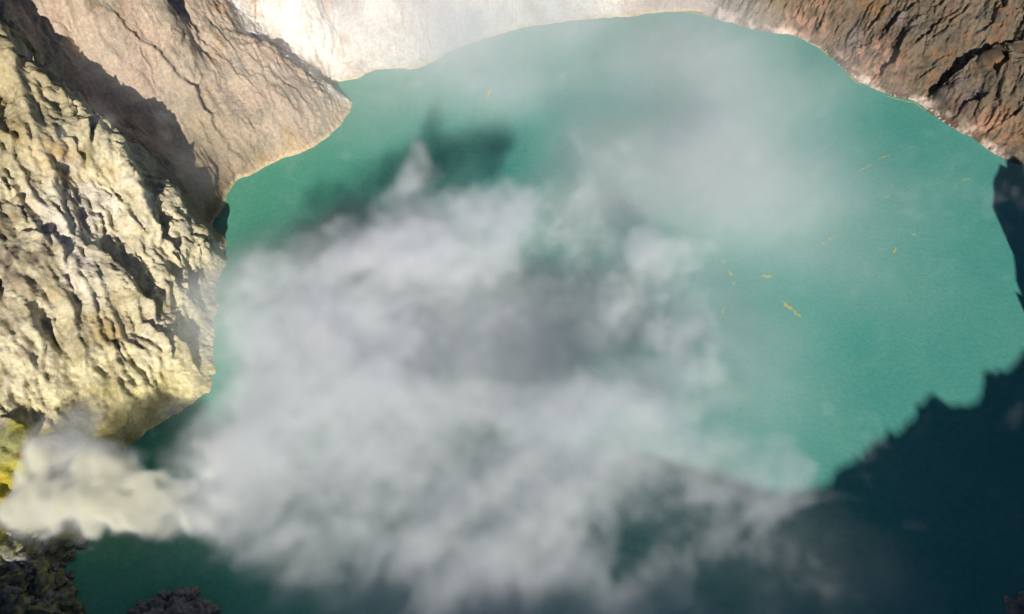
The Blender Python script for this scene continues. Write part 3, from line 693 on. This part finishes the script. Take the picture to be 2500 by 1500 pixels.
def trilin(F, ax, ay, az):
    ax = np.clip(ax, 0, F.shape[0] - 1.001); ay = np.clip(ay, 0, F.shape[1] - 1.001); az = np.clip(az, 0, F.shape[2] - 1.001)
    ix, iy, iz = ax.astype(np.int32), ay.astype(np.int32), az.astype(np.int32)
    fx, fy, fz = ax - ix, ay - iy, az - iz
    st = (F.shape[1] * F.shape[2], F.shape[2], 1)
    base_ = ix * st[0] + iy * st[1] + iz; Fr = F.ravel()
    c = 0
    for i in (0, 1):
        for j in (0, 1):
            for k in (0, 1):
                c = c + Fr[base_ + i * st[0] + j * st[1] + k] * ((fx if i else 1 - fx) * (fy if j else 1 - fy) * (fz if k else 1 - fz))
    return c

def volume(name, lo, hi, dens, mat, label):
    """a density grid as a real volume: the numbers ride on the vertices of the object's own mesh, Geometry Nodes turn them into a fog grid"""
    nx_, ny_, nz_ = dens.shape
    me = bpy.data.meshes.new(name); me.vertices.add(dens.size)
    a = me.attributes.new("steam_density", 'FLOAT', 'POINT')
    a.data.foreach_set("value", np.ascontiguousarray(dens.transpose(2, 1, 0)).ravel().astype(np.float32))
    cz = np.zeros((dens.size, 3), np.float32); cz[:] = (np.array(lo) + np.array(hi)) / 2
    me.vertices.foreach_set("co", cz.ravel())
    o = link(name, me)
    ng = bpy.data.node_groups.new(name + "_grid", 'GeometryNodeTree')
    ng.interface.new_socket("Geometry", in_out='INPUT', socket_type='NodeSocketGeometry')
    ng.interface.new_socket("Geometry", in_out='OUTPUT', socket_type='NodeSocketGeometry')
    N_, L_ = ng.nodes, ng.links
    gi, go = N_.new("NodeGroupInput"), N_.new("NodeGroupOutput")
    pos = N_.new("GeometryNodeInputPosition")
    def vm(op, a_, b_):
        n_ = N_.new("ShaderNodeVectorMath"); n_.operation = op; L_.new(a_, n_.inputs[0])
        n_.inputs[1].default_value = b_; return n_.outputs["Value" if op == 'DOT_PRODUCT' else "Vector"]
    step_ = [(h - l) / (n_ - 1) for l, h, n_ in zip(lo, hi, dens.shape)]
    v_ = vm('SUBTRACT', pos.outputs[0], tuple(l - s_ * 0.5 for l, s_ in zip(lo, step_)))
    v_ = vm('MULTIPLY', v_, tuple(1 / s_ for s_ in step_))
    fl = N_.new("ShaderNodeVectorMath"); fl.operation = 'FLOOR'; L_.new(v_, fl.inputs[0])
    sep = N_.new("ShaderNodeSeparateXYZ"); L_.new(fl.outputs[0], sep.inputs[0])
    def im(op, a_, b_):
        n_ = N_.new("FunctionNodeIntegerMath"); n_.operation = op; L_.new(a_, n_.inputs[0])
        if isinstance(b_, int): n_.inputs[1].default_value = b_
        else: L_.new(b_, n_.inputs[1])
        return n_.outputs[0]
    t = im('ADD', im('MULTIPLY', im('ADD', im('MULTIPLY', sep.outputs[2], ny_), sep.outputs[1]), nx_), sep.outputs[0])
    at = N_.new("GeometryNodeInputNamedAttribute"); at.data_type = 'FLOAT'; at.inputs[0].default_value = "steam_density"
    si = N_.new("GeometryNodeSampleIndex"); si.data_type = 'FLOAT'; si.domain = 'POINT'; si.clamp = True
    L_.new(gi.outputs[0], si.inputs[0]); L_.new(at.outputs[0], si.inputs[1]); L_.new(t, si.inputs["Index"])
    vc = N_.new("GeometryNodeVolumeCube")
    L_.new(si.outputs[0], vc.inputs["Density"])
    vc.inputs["Min"].default_value = lo; vc.inputs["Max"].default_value = hi
    vc.inputs["Resolution X"].default_value = nx_; vc.inputs["Resolution Y"].default_value = ny_; vc.inputs["Resolution Z"].default_value = nz_
    sm = N_.new("GeometryNodeSetMaterial"); sm.inputs["Material"].default_value = mat
    L_.new(vc.outputs[0], sm.inputs[0]); L_.new(sm.outputs[0], go.inputs[0])
    md = o.modifiers.new("grid", 'NODES'); md.node_group = ng
    me.materials.append(mat)
    return props(o, label, None, None, "stuff")

def steam_material(name, thin, dense, aniso):
    """thin vapour is blue grey, the dense sulphurous steam at the vent is cream"""
    m = bpy.data.materials.new(name); nt, N, Lk = nodes_of(m)
    out = N.new("ShaderNodeOutputMaterial"); p = N.new("ShaderNodeVolumePrincipled")
    p.inputs["Density"].default_value = 1.0
    p.inputs["Anisotropy"].default_value = aniso
    p.inputs["Density Attribute"].default_value = "density"
    at = N.new("ShaderNodeAttribute"); at.attribute_name = "density"
    mr = N.new("ShaderNodeMapRange"); mr.inputs[1].default_value = 0.07; mr.inputs[2].default_value = 0.2; Lk.new(at.outputs["Fac"], mr.inputs[0])
    mx = N.new("ShaderNodeMix"); mx.data_type = 'RGBA'; Lk.new(mr.outputs[0], mx.inputs[0]); mx.inputs[6].default_value = (*thin, 1); mx.inputs[7].default_value = (*dense, 1)
    Lk.new(mx.outputs[2], p.inputs["Color"])
    Lk.new(p.outputs[0], out.inputs["Volume"]); return m
M_STEAM = steam_material("white_steam", (0.935, 0.955, 0.985), (1.0, 0.99, 0.84), -0.2)  # blue grey tint imitates shaded steam, cream mixes sulphur tint with sunlight

# puffs: picture x, y, height, radius in metres, strength
PUFF = [
 (820, 640, 95, 17, 0.75), (950, 600, 98, 19, 0.85), (1080, 560, 98, 19, 0.85), (1200, 560, 95, 17, 0.75), (1000, 680, 95, 21, 0.65), (1150, 640, 95, 21, 0.65),  # high thin puffs added for the broad shadow they cast on the lake
 (500, 1185, 34, 14, 1.1), (535, 1130, 36, 13, 1.0), (550, 1235, 36, 15, 0.9), (200, 1285, 14, 8, 0.7), (320, 1265, 18, 8, 0.7), (420, 1270, 22, 9, 0.6), (120, 1310, 10, 9, 0.6), (60, 1345, 12, 9, 0.45),
 (25, 1205, 15, 6, 0.9), (60, 1215, 16, 7, 1.3), (90, 1240, 14, 6, 1.2), (100, 1200, 19, 8, 1.2), (140, 1115, 26, 10, 1.3), (170, 1075, 30, 11, 1.2), (205, 1050, 33, 10, 0.9), (120, 1155, 21, 9, 1.2), (260, 1075, 32, 10, 0.7), (240, 1130, 28, 10, 0.8), (960, 430, 84, 11, 1.0), (990, 420, 78, 13, 0.45), (1340, 540, 44, 20, 0.55), (1440, 500, 44, 20, 0.5), (1300, 470, 40, 14, 0.35), (930, 470, 84, 12, 0.8), (1010, 470, 82, 10, 0.7), (1205, 490, 80, 9, 1.0), (1230, 460, 78, 6, 0.9), (1150, 520, 80, 11, 0.8),
 # vent plume along the sulphur shore
 (20, 1235, 14, 7.0, 1.73), (70, 1220, 16, 8.6, 1.88), (130, 1205, 18, 10.1, 1.88), (200, 1195, 20, 11.7, 1.88), (270, 1175, 24, 12.5, 1.88), (330, 1160, 26, 13.3, 2.02), (400, 1180, 28, 13.3, 2.02), (440, 1220, 28, 10.1, 1.73), (480, 1150, 30, 11.7, 1.44),
 (220, 1240, 18, 7.8, 1.59), (120, 1250, 14, 6.2, 1.44), (150, 1120, 26, 9.4, 1.16), (170, 1060, 32, 9.4, 1.16), (200, 1040, 34, 7.8, 0.87), (110, 1150, 20, 7.0, 1.01), (260, 1090, 30, 8.6, 0.80), (350, 1080, 32, 9.4, 0.72), (400, 1060, 30, 9.4, 0.65),
 (460, 1080, 32, 7.8, 0.72), (560, 1030, 36, 10.1, 1.44), (580, 1080, 36, 12.5, 1.44), (590, 1150, 38, 14.0, 1.44), (540, 1200, 34, 10.9, 1.16), (570, 1280, 34, 12.5, 0.72), (260, 1325, 10, 6.2, 0.65), (330, 1310, 10, 6.2, 0.58), (180, 1340, 9, 6.2, 0.58), (120, 1320, 8, 6.2, 0.50),
 # main cloud, left flank
 (660, 660, 66, 15, 1.08), (600, 700, 46, 14, 0.88), (560, 760, 40, 15, 0.63), (700, 720, 59, 22, 1.39), (780, 640, 76, 18, 1.64), (640, 800, 54, 22, 1.01), (740, 830, 62, 25, 1.20), (820, 740, 68, 25, 1.39), (720, 620, 66, 10, 0.99),
 (840, 600, 79, 16, 1.64), (900, 560, 83, 16, 1.81), (960, 500, 85, 13, 1.81), (940, 440, 85, 9, 1.64), (975, 410, 83, 11, 0.75), (1010, 395, 79, 9, 0.5), (1030, 540, 85, 15, 1.64), (1110, 540, 85, 14, 1.64), (1180, 490, 83, 10, 1.47), (1220, 465, 79, 6, 1.47),
 (1150, 560, 83, 14, 1.31), (950, 640, 85, 20, 1.47), (1060, 640, 83, 20, 0.99), (900, 720, 68, 22, 1.13), (560, 830, 32, 12, 0.51),
 # body
 (640, 960, 42, 18, 0.70), (700, 930, 46, 22, 0.90), (800, 920, 48, 24, 0.90), (900, 850, 50, 26, 0.95), (1000, 780, 26, 24, 0.80), (1150, 760, 26, 24, 0.70), (1050, 900, 26, 28, 0.90), (1200, 900, 26, 26, 0.80), (700, 1050, 54, 24, 0.95), (820, 1060, 56, 26, 0.90),
 (950, 1020, 58, 27, 0.90), (1100, 1050, 58, 27, 0.85), (700, 1200, 52, 24, 0.80), (830, 1200, 54, 26, 0.80), (980, 1180, 54, 26, 0.80), (1130, 1200, 56, 27, 0.80), (1280, 1050, 66, 24, 1.15), (1250, 760, 26, 18, 0.55), (1340, 740, 26, 18, 0.55),
 # right flank
 (1560, 600, 44, 11, 0.94), (1600, 580, 42, 8, 0.81), (1660, 620, 44, 12, 1.01), (1620, 680, 48, 17, 1.28), (1570, 730, 48, 19, 1.28), (1640, 780, 50, 18, 1.35), (1660, 850, 50, 16, 1.35), (1600, 880, 50, 18, 1.22), (1520, 800, 46, 16, 0.94), (1550, 960, 50, 18, 1.22),
 (1640, 960, 50, 16, 1.22), (1480, 700, 26, 15, 0.68), (1420, 960, 48, 20, 1.08), (1330, 960, 48, 20, 1.08), (1350, 1060, 68, 20, 1.70), (1420, 1090, 70, 20, 1.86), (1520, 1080, 70, 20, 1.70), (1600, 1100, 70, 18, 1.70), (1700, 1120, 68, 15, 1.70), (1780, 1130, 66, 13, 1.70), (1840, 1140, 64, 10, 1.70), (1865, 1180, 62, 9, 1.70),
 (1820, 1210, 62, 11, 1.55), (1740, 1190, 64, 14, 1.55), (1650, 1190, 66, 15, 1.39), (1540, 1180, 66, 17, 1.39), (1420, 1190, 64, 18, 1.24), (1300, 1190, 62, 19, 1.24),
 # bottom
 (640, 1330, 36, 20, 0.55), (780, 1330, 38, 23, 0.65), (920, 1320, 41, 24, 0.7), (1080, 1330, 41, 25, 0.75), (1230, 1330, 42, 23, 0.7), (1380, 1300, 45, 18, 0.6), (1600, 1290, 42, 18, 0.5), (1750, 1310, 38, 17, 0.4), (1500, 1400, 41, 15, 0.35), (700, 1450, 31, 22, 0.5), (880, 1450, 32, 24, 0.6), (1080, 1450, 34, 24, 0.75), (1220, 1450, 36, 18, 0.8),
 (1650, 1430, 34, 22, 0.4), (1850, 1420, 28, 24, 0.28), (2050, 1450, 24, 22, 0.2), (2200, 1460, 22, 14, 0.3), (600, 1560, 27, 24, 0.4), (900, 1580, 31, 26, 0.6), (1200, 1600, 34, 26, 0.6), (1500, 1580, 34, 26, 0.4),
 (1320, 600, 22, 26, 0.6), (1400, 700, 22, 26, 0.7), (1270, 520, 24, 18, 0.5), (1480, 620, 24, 24, 0.6), (1240, 680, 26, 22, 0.6), (1400, 860, 26, 26, 1.0), (1280, 820, 26, 26, 1.0), (1480, 900, 30, 24, 1.0), (1380, 760, 24, 24, 0.8), (1500, 780, 30, 22, 0.8), (1560, 860, 36, 20, 0.8), (1400, 1440, 40, 24, 0.9), (1250, 1480, 40, 24, 1.0), (1550, 1380, 38, 22, 0.6), (1000, 1500, 34, 26, 0.7), (1700, 1400, 34, 24, 0.5),
]
HOLE = [(1310, 600, 46, 16, 0.25), (1420, 840, 46, 12, 0.2), (600, 930, 36, 8, 0.7), (520, 1100, 30, 7, 0.5), (1000, 700, 48, 10, 0.2), (1500, 560, 44, 12, 0.15), (1440, 1340, 44, 12, 0.35), (1100, 720, 46, 12, 0.25), (1460, 620, 44, 14, 0.3)]
VOX = 1.7
lo = np.array([-302.3, 30.1, 0.57]); shape = (372, 346, 70)
hi = lo + (np.array(shape) - 1) * VOX
size = hi - lo
cshape = tuple(int(math.ceil(s_ / 4)) + 2 for s_ in size)
cgx, cgy, cgz = [np.arange(n_) * 4.0 + l for n_, l in zip(cshape, lo)]
coarse = np.zeros(cshape, np.float32)
for lst, sg in ((PUFF, 1), (HOLE, -1)):
    for px, py, pz, R, s_ in lst:
        c = W(px, py, pz)
        rv = 0.36 * R if R > 14 else R * 0.55
        ex = np.exp(-((cgx - c[0]) / R) ** 2); ey = np.exp(-((cgy - c[1]) / R) ** 2); ez = np.exp(-((cgz - c[2]) / rv) ** 2)
        coarse += (sg * s_) * ex[:, None, None] * ey[None, :, None] * ez[None, None, :]
coarse = np.clip(coarse, 0, None); coarse = coarse / (1 + 0.35 * coarse)
ii = [np.arange(n_, dtype=np.float32) for n_ in shape]
IX, IY, IZ = np.meshgrid(*ii, indexing='ij')
wv = [vnoise(shape, size, 38, 10 + k) * 8.0 + vnoise(shape, size, 15, 20 + k) * 4.6 + vnoise(shape, size, 7, 30 + k) * 2.6 + vnoise(shape, size, 3.8, 35 + k) * 1.3 for k in range(3)]
wx_, wy_, wz_ = [w.astype(np.float32) for w in wv]
body = trilin(coarse, (IX * VOX + wx_) / 4.0, (IY * VOX + wy_) / 4.0, (IZ * VOX + wz_ * 0.7) / 4.0)
nz_f = sum(vnoise(shape, size, wl_, 40 + k) * a_ for k, (wl_, a_) in enumerate([(64, 0.22), (34, 0.42), (17, 0.36), (8.5, 0.30), (4.6, 0.24)]))
# drawn out along the wind, which carries the steam from the vent across the lake
cxw, cyw = shape[0] / 2, shape[1] / 2
al_w = ((IX - cxw) * 0.80 + (IY - cyw) * 0.60) * 0.55; ac_w = -(IX - cxw) * 0.60 + (IY - cyw) * 0.80
nz_f = trilin(nz_f, cxw + al_w * 0.80 - ac_w * 0.60 + wx_ * 0.9 / VOX, cyw + al_w * 0.60 + ac_w * 0.80 + wy_ * 0.9 / VOX, IZ + wz_ * 0.8 / VOX)
del al_w, ac_w
fine_v = vnoise(shape, size, 3.0, 60) * 0.2
vent = sstep(-108, -160, IX * VOX + lo[0]) * sstep(150, 134, IY * VOX + lo[1])
bil = sum((0.62 - np.abs(vnoise(shape, size, wl_, 80 + k))) * a_ for k, (wl_, a_) in enumerate([(13, 0.55), (6.5, 0.4), (3.6, 0.25)]))
bil = trilin(bil, IX + wx_ * 0.4 / VOX, IY + wy_ * 0.4 / VOX, IZ + wz_ * 0.4 / VOX)
nz_f = nz_f + fine_v
ero = vnoise(shape, size, 12, 90) * 0.30 + vnoise(shape, size, 6, 91) * 0.28 + vnoise(shape, size, 3.4, 92) * 0.24
ero = trilin(ero, IX + wx_ * 0.7 / VOX, IY + wy_ * 0.7 / VOX, IZ + wz_ * 0.7 / VOX)
d = body * np.exp(1.0 * nz_f + 0.4 * ero) - 0.25 + 0.18 * nz_f + 0.42 * ero * np.exp(-body * 0.8)
d = np.clip(d, 0, None)
d = d * d / (d + 0.05)
d = 2.2 * d / (1.4 + d)
b2 = body / (0.6 + body)
dv = sstep(0.0, 0.2, b2 * 1.1 - 0.80 + 0.72 * bil) * 6.5 + np.clip(d - 0.08, 0, None) * 1.0
d = d * (1 - vent) + dv * vent
d *= 0.044
d *= np.clip((IZ * VOX - 2) / 8, 0, 1)
# thin mist over the far half of the lake and the far slope
MIST = [(900, 850, 25, 55, 1.1), (1180, 900, 25, 55, 1.2), (1080, 640, 25, 45, 0.9), (820, 1090, 25, 45, 1.0), (1420, 1020, 28, 42, 0.9), (700, 760, 25, 35, 0.8), (1100, 1300, 25, 40, 0.9), (1560, 760, 28, 35, 0.6), (1600, 280, 35, 60, 0.55), (1700, 420, 35, 55, 0.5), (1500, 400, 38, 38, 0.4), (1550, 150, 30, 60, 0.5), (1780, 200, 28, 55, 0.4), (1850, 560, 30, 45, 0.25), (1300, 50, 22, 50, 1.1), (1050, 20, 30, 50, 1.7), (850, -10, 35, 45, 2.2), (700, -30, 45, 40, 1.6),
        (950, 150, 22, 35, 0.6), (1150, 200, 25, 40, 0.5), (900, 280, 25, 35, 0.4), (1750, 750, 30, 40, 0.25), (1850, 930, 28, 36, 0.45), (1330, 130, 24, 40, 0.35), (1120, 130, 22, 35, 0.6), (1700, 80, 20, 45, 0.5), (350, 250, 50, 35, 0.4), (450, 400, 35, 26, 0.45), (250, 150, 75, 32, 0.35), (1350, 560, 20, 30, 0.7), (1480, 600, 20, 30, 0.7), (1400, 520, 20, 26, 0.5), (550, 180, 40, 45, 0.6), (650, 300, 25, 35, 0.4), (1950, 400, 25, 50, 0.3), (2100, 700, 18, 60, 0.14), (2200, 450, 18, 50, 0.1), (2050, 200, 20, 40, 0.2),
        (560, 700, 22, 20, 0.9), (530, 800, 22, 16, 0.9), (490, 700, 22, 12, 0.9), (480, 790, 22, 12, 0.7), (1900, 1350, 20, 30, 0.25), (1700, 1400, 22, 35, 0.5), (2150, 1450, 18, 25, 0.35)]
g_ = [np.arange(n_) * VOX + l for n_, l in zip(shape, lo)]
mist = np.zeros(shape, np.float32)
for px, py, pz, R, s_ in MIST:
    c = W(px, py, pz)
    e_ = [np.exp(-((g - c_) / r_) ** 2).astype(np.float32) for g, c_, r_ in zip(g_, c, (R, R, R * 0.5))]
    mist += (s_ * e_[0])[:, None, None] * e_[1][None, :, None] * e_[2][None, None, :]
nn = vnoise(shape, size, 70, 70) * 0.45 + vnoise(shape, size, 32, 71) * 0.4 + nz_f * 0.5
mist = np.clip(mist * np.exp(0.95 * nn) - 0.04, 0, None) * 0.0115
d = d + mist
# soft ends at the faces of the grid
for A_, n_ in ((IX, shape[0]), (IY, shape[1]), (IZ, shape[2])): d *= np.clip(np.minimum(A_, n_ - 1 - A_) / 6, 0, 1)
d[d < 0.0002] = 0
print("steam", d.max(), (d > 0).mean(), time.time() - T0)
volume("steam", tuple(lo), tuple(hi), d, M_STEAM, "white steam rolling over the lake from the sulphur vent and thinning to mist")
del IX, IY, IZ, wx_, wy_, wz_, wv, nz_f, fine_v, ero, body, mist, nn, bil, dv, vent
print("done", time.time() - T0)
